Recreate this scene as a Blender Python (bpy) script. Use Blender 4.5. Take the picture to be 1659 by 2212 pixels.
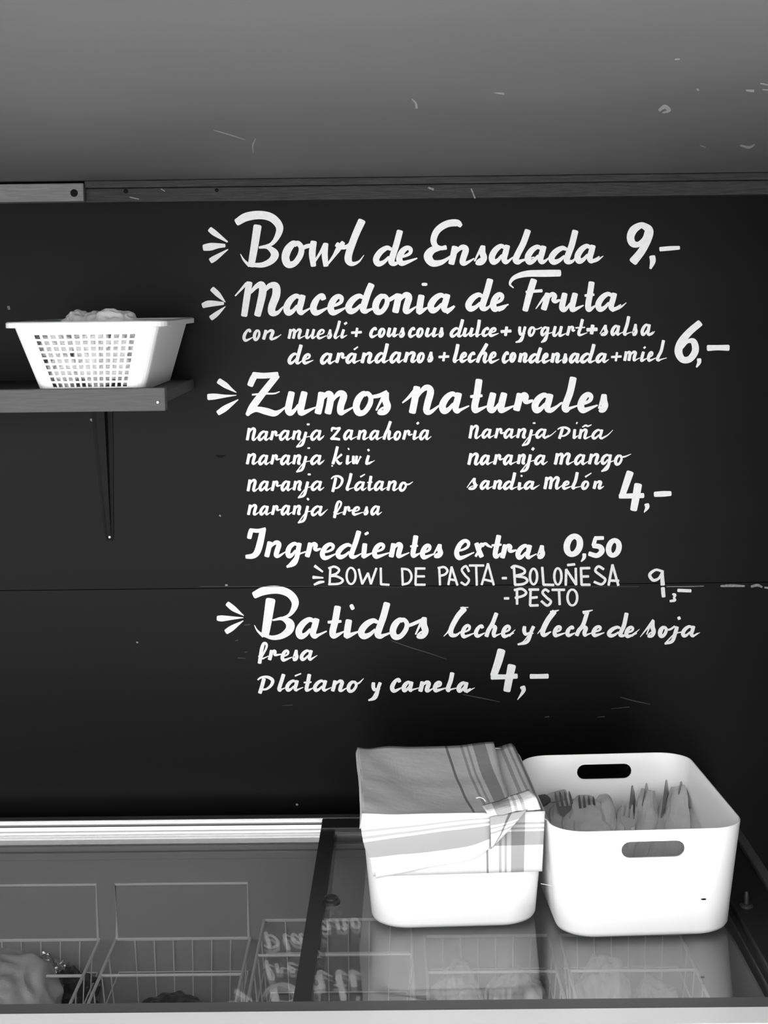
import bpy, bmesh, math, random
import numpy as np
from mathutils import Vector, Matrix, noise
from mathutils.geometry import delaunay_2d_cdt
random.seed(7)
S = bpy.context.scene
for o in list(bpy.data.objects): bpy.data.objects.remove(o)
# ---------------------------------------------------------------- camera, sky, sun, exposure
FW, FH, FPX = 1659, 2212, 3490.0
CAM = Vector((0, -2.4939, 1.6657)); PITCH, ROLL, YAW = .1321, .0121, .0062
fw = Vector((-math.sin(YAW)*math.cos(PITCH), math.cos(YAW)*math.cos(PITCH), -math.sin(PITCH)))
rt0 = Vector((math.cos(YAW), math.sin(YAW), 0)); up0 = rt0.cross(fw)
rt = rt0*math.cos(ROLL)-up0*math.sin(ROLL); up = up0*math.cos(ROLL)+rt0*math.sin(ROLL)
cd = bpy.data.cameras.new('camera'); cam = bpy.data.objects.new('camera', cd); S.collection.objects.link(cam)
cam.matrix_world = Matrix(((rt.x, up.x, -fw.x, CAM.x), (rt.y, up.y, -fw.y, CAM.y), (rt.z, up.z, -fw.z, CAM.z), (0, 0, 0, 1)))
cd.sensor_fit = 'VERTICAL'; cd.sensor_height = 24; cd.lens = FPX/FH*24; cd.clip_start = .05; cd.clip_end = 200
S.camera = cam
SKY, SUN, EXPO = 2.75, 3.8, .86
wd = bpy.data.worlds.new('sky'); S.world = wd; wd.use_nodes = True
bg = wd.node_tree.nodes['Background']; bg.inputs[0].default_value = (.9, .9, .9, 1); bg.inputs[1].default_value = SKY
sd = bpy.data.lights.new('sun', 'SUN'); sun = bpy.data.objects.new('sun', sd); S.collection.objects.link(sun)
sd.energy = SUN; sd.angle = math.radians(1.5)
sun.rotation_euler = Vector((.35, .45, -1)).to_track_quat('-Z', 'Y').to_euler()
vs = S.view_settings; vs.view_transform = 'Standard'; vs.look = 'None'; vs.gamma = 1; vs.exposure = EXPO; vs.use_curve_mapping = False
S.display_settings.display_device = 'sRGB'
S.cycles.use_denoising = True; S.cycles.max_bounces = 10; S.cycles.transparent_max_bounces = 16; S.cycles.caustics_reflective = False
def at(px, py, **k):
    """point of the photo's pixel on a plane x=, y= or z= of the place"""
    d = fw+rt*((px-FW/2)/FPX)-up*((py-FH/2)/FPX)
    (ax, v), = k.items(); i = 'xyz'.index(ax)
    return CAM+d*((v-CAM[i])/d[i])
# ---------------------------------------------------------------- materials (all neutral greys: a black-and-white picture)
def mat(name, g, rough=.5, spec=.5, var=0, scale=20, bump=0, bscale=60, metal=0, stretch=(1, 1, 1)):
    m = bpy.data.materials.new(name); m.use_nodes = True; nt = m.node_tree; b = nt.nodes['Principled BSDF']
    b.inputs['Base Color'].default_value = (g, g, g, 1); b.inputs['Roughness'].default_value = rough
    b.inputs['Specular IOR Level'].default_value = spec; b.inputs['Metallic'].default_value = metal
    if var or bump:
        tc = nt.nodes.new('ShaderNodeTexCoord'); mp = nt.nodes.new('ShaderNodeMapping'); mp.inputs['Scale'].default_value = stretch
        nt.links.new(tc.outputs['Object'], mp.inputs[0])
    if var:
        nz = nt.nodes.new('ShaderNodeTexNoise'); nz.inputs['Scale'].default_value = scale; nz.inputs['Detail'].default_value = 6
        r = nt.nodes.new('ShaderNodeMapRange'); r.inputs[1].default_value = .25; r.inputs[2].default_value = .75
        r.inputs[3].default_value = max(0, g*(1-var)); r.inputs[4].default_value = min(1, g*(1+var))
        nt.links.new(mp.outputs[0], nz.inputs[0]); nt.links.new(nz.outputs[0], r.inputs[0]); nt.links.new(r.outputs[0], b.inputs['Base Color'])
    if bump:
        n2 = nt.nodes.new('ShaderNodeTexNoise'); n2.inputs['Scale'].default_value = bscale; n2.inputs['Detail'].default_value = 5
        bp = nt.nodes.new('ShaderNodeBump'); bp.inputs['Strength'].default_value = bump; bp.inputs['Distance'].default_value = .004
        nt.links.new(mp.outputs[0], n2.inputs[0]); nt.links.new(n2.outputs[0], bp.inputs['Height']); nt.links.new(bp.outputs[0], b.inputs['Normal'])
    return m
M = {}
M['board'] = mat('black_board_paint', .0035, .33, .078, .25, 6, .012, 90, 0, (.3, 1, 3))
M['paint'] = mat('white_sign_paint', .80, .6, .3, .06, 160)
M['chalk'] = mat('white_chalk_marker', .74, .8, .2, .10, 240)
M['chip'] = mat('worn_paint_chip', .22, .8, .2, .4, 300)
M['scratch'] = mat('faint_scratch', .055, .8, .2)
M['hole'] = mat('dark_hole', .006, .8, .1)
M['ceil'] = mat('grey_ceiling_paint', .105, .6, .3, .06, 5, .04, 120)
M['scuff'] = mat('pale_scuff', .26, .7, .2, .2, 200)
M['side'] = mat('dark_side_wall_paint', .05, .7, .3)
M['floor'] = mat('dark_floor', .06, .7, .3, .2, 8)
M['ground'] = mat('pale_sand', .62, .9, .2, .15, 3)
M['woodl'] = mat('planed_wood_pale', .155, .6, .3, .22, 18, .15, 40, 0, (2, 30, 30))
M['woodd'] = mat('weathered_wood_dark', .028, .65, .3, .55, 14, .3, 40, 0, (2, 30, 30))
M['shelf'] = mat('wood_fascia_grey', .07, .55, .3, .18, 14, .12, 40, 0, (2, 30, 40))
M['shelfd'] = mat('wood_shelf_dark', .045, .6, .3, .2, 14, .1, 40, 0, (2, 30, 40))
M['iron'] = mat('black_painted_iron', .007, .6, .12)
M['steel'] = mat('bright_screw_steel', .7, .3, .5, 0, 1, 0, 1, 1)
M['plastic'] = mat('white_box_plastic', .91, .32, .45)
M['basket'] = mat('white_basket_plastic', .84, .3, .45)
M['tissue'] = mat('crumpled_tissue', .88, .8, .2, .05, 60, .3, 90)
M['alu'] = mat('brushed_aluminium', .62, .24, .5, .08, 30, 0, 1, 1.0, (1, 60, 60))
M['liner'] = mat('freezer_liner', .40, .4, .4)
M['body'] = mat('freezer_body_white', .86, .4, .4)
M['pin'] = mat('dull_dark_pin', .03, .5, .4)
M['black'] = mat('black_lid_plastic', .018, .38, .45)
M['gasket'] = mat('grey_gasket', .10, .6, .3)
M['wire'] = mat('coated_basket_wire', .85, .4, .4)
M['bag'] = mat('clouded_plastic_bag', .6, .35, .5, .25, 14, .6, 22)
M['bagd'] = mat('dark_packet', .05, .3, .6, .5, 25, .5, 40)
M['foil'] = mat('shiny_foil', .65, .18, .5, .3, 60, .8, 60, .8)
M['pale'] = mat('pale_bag_film', .66, .35, .5, .15, 18, .5, 26)
M['napkin'] = mat('paper_napkin', .66, .85, .15, .06, 40, .35, 60)
M['cutlery'] = mat('dull_cutlery_steel', .30, .3, .5, 0, 1, 0, 1, .9)
M['palefork'] = mat('pale_plastic_fork', .5, .4, .4)
M['handle'] = mat('black_knife_handle', .012, .4, .4)
def glass_mat():
    m = bpy.data.materials.new('lid_glass'); m.use_nodes = True; nt = m.node_tree; nt.nodes.clear()
    out = nt.nodes.new('ShaderNodeOutputMaterial'); mix = nt.nodes.new('ShaderNodeMixShader')
    tr = nt.nodes.new('ShaderNodeBsdfTransparent'); tr.inputs[0].default_value = (.9, .9, .9, 1)
    gl = nt.nodes.new('ShaderNodeBsdfGlossy'); gl.inputs['Roughness'].default_value = .015; gl.inputs[0].default_value = (1, 1, 1, 1)
    lw = nt.nodes.new('ShaderNodeLayerWeight'); lw.inputs[0].default_value = .5      # facing output: 1-cos of the viewing angle
    pw = nt.nodes.new('ShaderNodeMath'); pw.operation = 'POWER'; pw.inputs[1].default_value = 5
    ma = nt.nodes.new('ShaderNodeMath'); ma.operation = 'MULTIPLY_ADD'; ma.inputs[1].default_value = .95; ma.inputs[2].default_value = .045
    L = nt.links.new
    L(lw.outputs['Facing'], pw.inputs[0]); L(pw.outputs[0], ma.inputs[0]); L(ma.outputs[0], mix.inputs[0])
    L(tr.outputs[0], mix.inputs[1]); L(gl.outputs[0], mix.inputs[2]); L(mix.outputs[0], out.inputs[0])
    return m
M['glass'] = glass_mat()
def cloth_mat():
    """tea-towel: stripes at fixed distances (cm) from two borders, read from the cloth's own UV map"""
    m = bpy.data.materials.new('striped_tea_towel'); m.use_nodes = True; nt = m.node_tree; b = nt.nodes['Principled BSDF']
    b.inputs['Roughness'].default_value = .9; b.inputs['Specular IOR Level'].default_value = .1
    uv = nt.nodes.new('ShaderNodeUVMap'); uv.uv_map = 'weave'; sp = nt.nodes.new('ShaderNodeSeparateXYZ'); L = nt.links.new
    L(uv.outputs[0], sp.inputs[0]); res = []
    for ax in (0, 1):
        mr = nt.nodes.new('ShaderNodeMath'); mr.operation = 'MULTIPLY'; mr.inputs[1].default_value = .1; L(sp.outputs[ax], mr.inputs[0])
        cr = nt.nodes.new('ShaderNodeValToRGB'); cr.color_ramp.interpolation = 'CONSTANT'; e = cr.color_ramp.elements
        st = [(0, 1), (.25, .50), (.43, 1), (.49, .60), (.52, 1), (.565, .60), (.60, 1), (.75, .36), (.775, 1)]
        if ax: st = [(0, 1), (.25, .50), (.48, 1), (.515, .60), (.55, 1), (.595, .60), (.63, 1)]
        e[0].position = 0; e[0].color = (1, 1, 1, 1); e[1].position = st[1][0]; e[1].color = (st[1][1],)*3+(1,)
        for p, v in st[2:]:
            q = e.new(p); q.color = (v, v, v, 1)
        L(mr.outputs[0], cr.inputs[0]); res.append(cr)
    mx = nt.nodes.new('ShaderNodeMix'); mx.data_type = 'RGBA'; mx.blend_type = 'MULTIPLY'; mx.inputs[0].default_value = 1
    L(res[0].outputs[0], mx.inputs[6]); L(res[1].outputs[0], mx.inputs[7])
    m2 = nt.nodes.new('ShaderNodeMix'); m2.data_type = 'RGBA'; m2.blend_type = 'MULTIPLY'; m2.inputs[0].default_value = 1
    m2.inputs[7].default_value = (.74, .74, .74, 1); L(mx.outputs[2], m2.inputs[6]); L(m2.outputs[2], b.inputs['Base Color'])
    tc = nt.nodes.new('ShaderNodeTexCoord'); nz = nt.nodes.new('ShaderNodeTexNoise'); nz.inputs['Scale'].default_value = 28; nz.inputs['Detail'].default_value = 4
    bp = nt.nodes.new('ShaderNodeBump'); bp.inputs['Strength'].default_value = .35; bp.inputs['Distance'].default_value = .006
    L(tc.outputs['Object'], nz.inputs[0]); L(nz.outputs[0], bp.inputs['Height']); L(bp.outputs[0], b.inputs['Normal'])
    return m
M['towel'] = cloth_mat()
# ---------------------------------------------------------------- building helpers
class G:
    """vertices and faces of ONE mesh, in world coordinates"""
    def __init__(s): s.v, s.f = [], []
    def add(s, vs, fs):
        k = len(s.v); s.v += [tuple(v) for v in vs]; s.f += [tuple(i+k for i in f) for f in fs]; return s
    def box(s, x0, x1, y0, y1, z0, z1, bev=0):
        bm = bmesh.new(); bmesh.ops.create_cube(bm, size=1)
        for v in bm.verts: v.co = Vector(((x0+x1)/2+v.co.x*(x1-x0), (y0+y1)/2+v.co.y*(y1-y0), (z0+z1)/2+v.co.z*(z1-z0)))
        if bev: bmesh.ops.bevel(bm, geom=bm.edges[:], offset=bev, segments=2, affect='EDGES', profile=.5)
        bm.verts.index_update(); s.add([v.co for v in bm.verts], [[v.index for v in f.verts] for f in bm.faces]); bm.free(); return s
    def tube(s, pts, r, n=6, close=False):
        pts = [Vector(p) for p in pts]; rings = []; N = len(pts); k = len(s.v)
        for i, p in enumerate(pts):
            a = pts[i-1] if (i or close) else p; b = pts[(i+1) % N] if (i < N-1 or close) else p
            t = (b-a).normalized(); u = t.cross(Vector((0, 0, 1)))
            if u.length < .1: u = t.cross(Vector((1, 0, 0)))
            u.normalize(); w = u.cross(t); rr = r[i] if isinstance(r, (list, tuple)) else r
            s.v += [tuple(p+(u*math.cos(math.tau*j/n)+w*math.sin(math.tau*j/n))*rr) for j in range(n)]
        for i in range(N if close else N-1):
            for j in range(n):
                a, b = k+i*n+j, k+i*n+(j+1) % n; c, d = k+((i+1) % N)*n+(j+1) % n, k+((i+1) % N)*n+j
                s.f.append((a, d, c, b))
        if not close:
            s.f.append(tuple(k+j for j in range(n))); s.f.append(tuple(k+(N-1)*n+j for j in reversed(range(n))))
        return s
    def loft(s, loops, close=True, cap0=False, cap1=False):
        k = len(s.v); n = len(loops[0])
        for l in loops: s.v += [tuple(p) for p in l]
        for i in range(len(loops)-1):
            for j in range(n if close else n-1):
                s.f.append((k+i*n+j, k+i*n+(j+1) % n, k+(i+1)*n+(j+1) % n, k+(i+1)*n+j))
        if cap0: s.f.append(tuple(k+j for j in reversed(range(n))))
        if cap1: s.f.append(tuple(k+(len(loops)-1)*n+j for j in range(n)))
        return s
    def extrude(s, prof, x0, x1):
        """closed (y, z) outline swept along x"""
        return s.loft([[(x0, y, z) for y, z in prof], [(x1, y, z) for y, z in prof]], True, True, True)
def root_loc(p):
    l = Vector()
    while p: l += p.location; p = p.parent
    return l
def mk(name, g, m, parent=None, loc=(0, 0, 0), smooth=False, uv=None, fix=True, crease=40):
    off = root_loc(parent) if parent else Vector(loc)
    me = bpy.data.meshes.new(name); me.from_pydata([Vector(v)-off for v in g.v], [], g.f)
    if uv:
        ul = me.uv_layers.new(name='weave')
        for lp in me.loops: ul.data[lp.index].uv = uv[lp.vertex_index]
    me.materials.append(M[m])
    if fix:
        bm = bmesh.new(); bm.from_mesh(me); bmesh.ops.recalc_face_normals(bm, faces=bm.faces[:]); bm.to_mesh(me); bm.free()
    if smooth:
        me.shade_smooth()
        try: me.set_sharp_from_angle(angle=math.radians(1.5))
        except Exception: pass
    o = bpy.data.objects.new(name, me); S.collection.objects.link(o)
    if parent: o.parent = parent
    else: o.location = off
    return o
def tag(o, label=None, cat=None, group=None, kind=None):
    for k, v in (('label', label), ('category', cat), ('group', group), ('kind', kind)):
        if v: o[k] = v
    return o
def thing(name, label, cat, loc, group=None):
    o = bpy.data.objects.new(name, None); S.collection.objects.link(o); o.location = loc; o.empty_display_size = .05
    return tag(o, label, cat, group)
def struct(name, g, m, label=None):
    o = mk(name, g, m); o['kind'] = 'structure'
    if label: o['label'] = label; o['category'] = name.split('_')[0]
    return o
def ribbons(g, strokes, to3d, lift):
    """flat brush strokes, merged in their plane into one sheet of paint without overlaps"""
    V, F = [], []
    def tri(a, b, c):
        ar = (b[0]-a[0])*(c[1]-a[1])-(b[1]-a[1])*(c[0]-a[0])
        if abs(ar) < 1e-3: return
        k = len(V); V.extend(Vector(p) for p in ((a, b, c) if ar > 0 else (a, c, b))); F.append((k, k+1, k+2))
    for st in strokes:
        P = [Vector((x, y)) for x, y, w in st]; R = [w/2 for x, y, w in st]
        if len(P) < 2: continue
        T = []
        for i in range(len(P)):
            t = P[min(i+1, len(P)-1)]-P[max(i-1, 0)]; T.append(t.normalized() if t.length > 1e-6 else Vector((1, 0)))
        L = [p+Vector((-t.y, t.x))*r for p, t, r in zip(P, T, R)]; Q = [p-Vector((-t.y, t.x))*r for p, t, r in zip(P, T, R)]
        for i in range(len(P)-1):
            tri(L[i], L[i+1], P[i]); tri(L[i+1], P[i+1], P[i]); tri(P[i], P[i+1], Q[i]); tri(P[i+1], Q[i+1], Q[i])
        for p, t, r in ((P[-1], T[-1], R[-1]), (P[0], -T[0], R[0])):       # blunt ends of a flat brush
            n = Vector((-t.y, t.x)); c = [p+n*r]+[p+n*r*a+t*r*s_ for a, s_ in ((.86, .30), (.45, .42), (-.45, .42), (-.86, .30))]+[p-n*r]
            for a, d in zip(c, c[1:]): tri(p, a, d)
    vo, _, fo, _, _, _ = delaunay_2d_cdt(V, [], F, 1, 1e-3)
    T_ = np.array([[V[i] for i in f] for f in F]); C_ = np.array([[sum(vo[i][k] for i in f)/len(f) for k in (0, 1)] for f in fo]); keep = np.zeros(len(fo), bool)
    lo_, hi_ = T_.min(1), T_.max(1)
    for q, (t, l_, h_) in enumerate(zip(T_, lo_, hi_)):       # keep what some brush stroke covers, so the counters stay open
        m_ = np.nonzero((C_[:, 0] >= l_[0]) & (C_[:, 0] <= h_[0]) & (C_[:, 1] >= l_[1]) & (C_[:, 1] <= h_[1]) & ~keep)[0]
        if not len(m_): continue
        p_ = C_[m_]; ok = np.ones(len(m_), bool)
        for a in range(3):
            u_, w_ = t[a], t[(a+1) % 3]; ok &= (w_[0]-u_[0])*(p_[:, 1]-u_[1])-(w_[1]-u_[1])*(p_[:, 0]-u_[0]) >= -1e-6
        keep[m_[ok]] = True
    fo = [f for f, s_ in zip(fo, keep) if s_]
    g.add([to3d(v, lift[0]) for v in vo], fo); return g
# ---------------------------------------------------------------- brush lettering: strokes (x, y, width)
GL = {
 'a': [[(.80,.93,.6),(.56,1,.75),(.22,.74,.95),(0,.32,1),(.10,.0,.95),(.38,.10,.65),(.64,.42,.4)],
       [(.98,1,.9),(.88,.6,.95),(.78,.22,.95),(.88,.0,.8),(1.08,.07,.45),('T',.30,.2)]],
 'c': [[(.92,.82,.8),(.80,1,.85),(.50,.94,.75),(.18,.64,.95),(0,.27,1),(.16,0,.95),(.48,.0,.7),('T',.30,.22)]],
 'd': [[(.62,.92,.55),(.45,1,.75),(.18,.74,.95),(0,.3,1),(.09,0,.95),(.32,.1,.65),(.54,.42,.4)],
       [(1,'A',1),(.86,1.25,1),(.72,.6,1),(.64,.15,1),(.74,0,.8),(.90,.07,.45),('T',.30,.2)]],
 'e': [[(.12,.42,.5),(.5,.46,.45),(.92,.64,.55),(.97,.90,.7),(.66,1,.75),(.26,.76,.95),(0,.3,1),(.15,0,.95),(.5,.0,.7),('T',.30,.22)]],
 'f': [[(.55,.55,.5),(.95,1.3,.6),(.95,1.72,.7),(.62,1.8,.8),(.38,1.3,1),(.2,.4,1),(.05,-.5,1)],
       [(.2,.1,.5),(.4,.3,.45),(.58,.6,.45)],[(-.1,.3,.3),(.15,.2,.4),(.45,.02,.5),(.8,.14,.3),('T',.3,.25)]],
 'g': [[(.80,.93,.6),(.56,1,.75),(.22,.74,.95),(.06,.32,1),(.16,.0,.95),(.42,.12,.65),(.66,.45,.4)],
       [(.98,1,.9),(.88,.5,.95),(.76,-.15,.95),(.55,'H',.85),(.0,'D',.5)],[(0,'D',.4),(.25,'H',.4),(.85,.08,.35),('T',.35,.3)]],
 'h': [[(1,'A',1),(.62,1.3,1),(.22,.6,1),(.02,0,1)],
       [(.16,.35,.3),(.45,.85,.55),(.72,1,.85),(.88,.85,1),(.74,.3,1),(.80,0,.85),(.95,.04,.5),('T',.3,.2)]],
 'i': [[(.85,1,.95),(.45,.5,1),(.22,.12,.95),(.45,.0,.8),('T',.3,.2)]],
 'j': [[(.95,1,.95),(.84,.3,1),(.58,'H',.9),(.0,'D',.5)],[(0,'D',.4),(.2,'H',.4),(.75,.0,.32),('T',.3,.3)]],
 'k': [[(.5,'A',1),(.22,.8,1),(.0,0,1)],[(.98,1.12,.75),(.3,.5,.55)],[(.36,.55,.6),(.55,.2,.9),(.78,.0,.85),(1.05,.18,.2)]],
 'l': [[(1,'A',1),(.66,1.2,1),(.25,.55,1),(.05,.15,1),(.24,.0,.85),(.6,.1,.45),('T',.3,.2)]],
 'm': [[(.13,1,1),(.08,.5,1),(.0,0,1)],[(.06,.4,.3),(.2,.78,.5),(.36,.98,.85),(.46,.85,1),(.42,.4,1),(.36,0,1)],
       [(.42,.35,.3),(.6,.78,.5),(.78,1,.85),(.93,.88,1),(.82,.35,1),(.82,.02,.9),(.96,.05,.5),('T',.3,.2)]],
 'n': [[(.24,1,1),(.13,.5,1),(0,0,1)],[(.1,.35,.3),(.4,.78,.5),(.72,1,.85),(.96,.86,1),(.80,.35,1),(.74,.05,.9),(.95,.0,.6),('T',.3,.2)]],
 'o': [[(.66,.9,.5),(.5,1,.75),(.16,.72,1),(0,.32,1),(.16,0,.95),(.55,.04,.75),(.9,.42,.75),(.97,.78,.7),(.76,1,.65),(.55,.94,.6)]],
 'p': [[(.42,1.05,1),(.30,.4,1),(.16,-.28,1)],[(.02,.98,.4),(.25,1.2,.55),(.65,1.24,.75),(.98,.95,.9),(.92,.5,.8),(.62,.1,.6),(.28,.02,.5)]],
 'r': [[(.32,1,1),(.18,.5,1),(0,0,1)],[(.16,.4,.3),(.42,.82,.55),(.68,.98,.8),(.88,.86,.8),(.78,.62,.75),(.95,.5,.65),('T',.6,.35)]],
 's': [[(-.2,.12,.25),(.3,.6,.4),(.72,.95,.6)],[(.82,.98,.8),(.76,.62,1),(.95,.3,1),(.68,.04,.8),(.2,.0,.7),(.02,.04,.5)],[(.06,.08,.35),(.5,.25,.3),(1.25,.36,.25)]],
 't': [[(.78,'A',1),(.56,1.0,1),(.36,.4,1),(.36,.07,.95),(.58,0,.7),('T',.3,.2)],[(-.06,.94,.42),(.5,.96,.5),(1.08,1.0,.4)]],
 'u': [[(.22,1,.95),(.1,.55,1),(.02,.15,1),(.16,0,.85),(.42,.15,.5),(.62,.4,.35)],[(.98,1,.95),(.84,.5,1),(.76,.12,.95),(.88,0,.75),('T',.28,.2)]],
 'w': [[(.1,.95,.9),(.06,.4,.9),(.14,.03,.8),(.4,.6,.4)],[(.5,.95,.9),(.44,.4,.9),(.5,.03,.8),(.8,.55,.45),(.95,.9,.6)],[(.9,.9,.6),(1.05,.8,.4)]],
 'x': [[(.12,1,.9),(.45,.5,1),(.85,.02,.95)],[(0,.03,.5),(.5,.5,.55),(.8,.95,.7),(1.15,.8,.4)]],
 'y': [[(.42,1,.9),(.40,.5,1),(.5,.05,.8),(.72,.25,.4)],[(1,1,.9),(.86,.4,.9),(.6,'H',.85),(.0,'D',.5)],[(0,'D',.4),(.35,'H',.35),(.7,-.05,.3),(1.0,.2,.2)]],
 'z': [[(.06,.72,.5),(.16,.98,.9),(.5,.95,.75),(.95,1,.8)],[(.93,.97,.75),(.5,.5,.8),(0,.03,.8)],[(.02,.04,.7),(.45,.06,.9),(.9,.0,.8)]],
}
A, B_, C_, D_, E_, F_, G_, H_ = (420,440),(790,440),(1090,440),(500,680),(880,680),(1200,680),(420,795),(820,795)
I_, J_, K_, M_, N_, O_, P_, Q_, R_, S_ = (1150,805),(520,905),(990,905),(520,1130),(930,1130),(660,1210),(1060,1210),(450,1260),(840,1280),(1110,1280)
# each entry: (part name, label, [ (origin, weight, 'letter xl xr base top [asc|desc]' ...) and raw strokes ])
def RAW(o, *strokes, s=4.0): return ('R', o, s, strokes)
def W(o, w, txt): return ('W', o, w, txt)
def PLUS(o, x, y, r=42, w=22): return RAW(o, [(x-r,y+3,w),(x+r,y-2,w)], [(x+6,y-r*.85,w),(x-4,y+r*.85,w)])
def ring(xl, xr, yt, yb, w, sl=.12):
    import math
    cx, cy, rx, ry = (xl+xr)/2, (yt+yb)/2, (xr-xl-w)/2, (yb-yt-w)/2
    r = []
    for k in range(13):
        t = math.tau*k/12 - 1.2
        r.append((cx+rx*math.cos(t)-sl*ry*math.sin(t), cy+ry*math.sin(t), w*(.82+.18*abs(math.cos(t)))))
    return r
def U(w, *pts): return [(p[0], p[1], p[2] if len(p) > 2 else w) for p in pts]
def POLY(w, *pts): return ('P', U(w, *pts))
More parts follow.
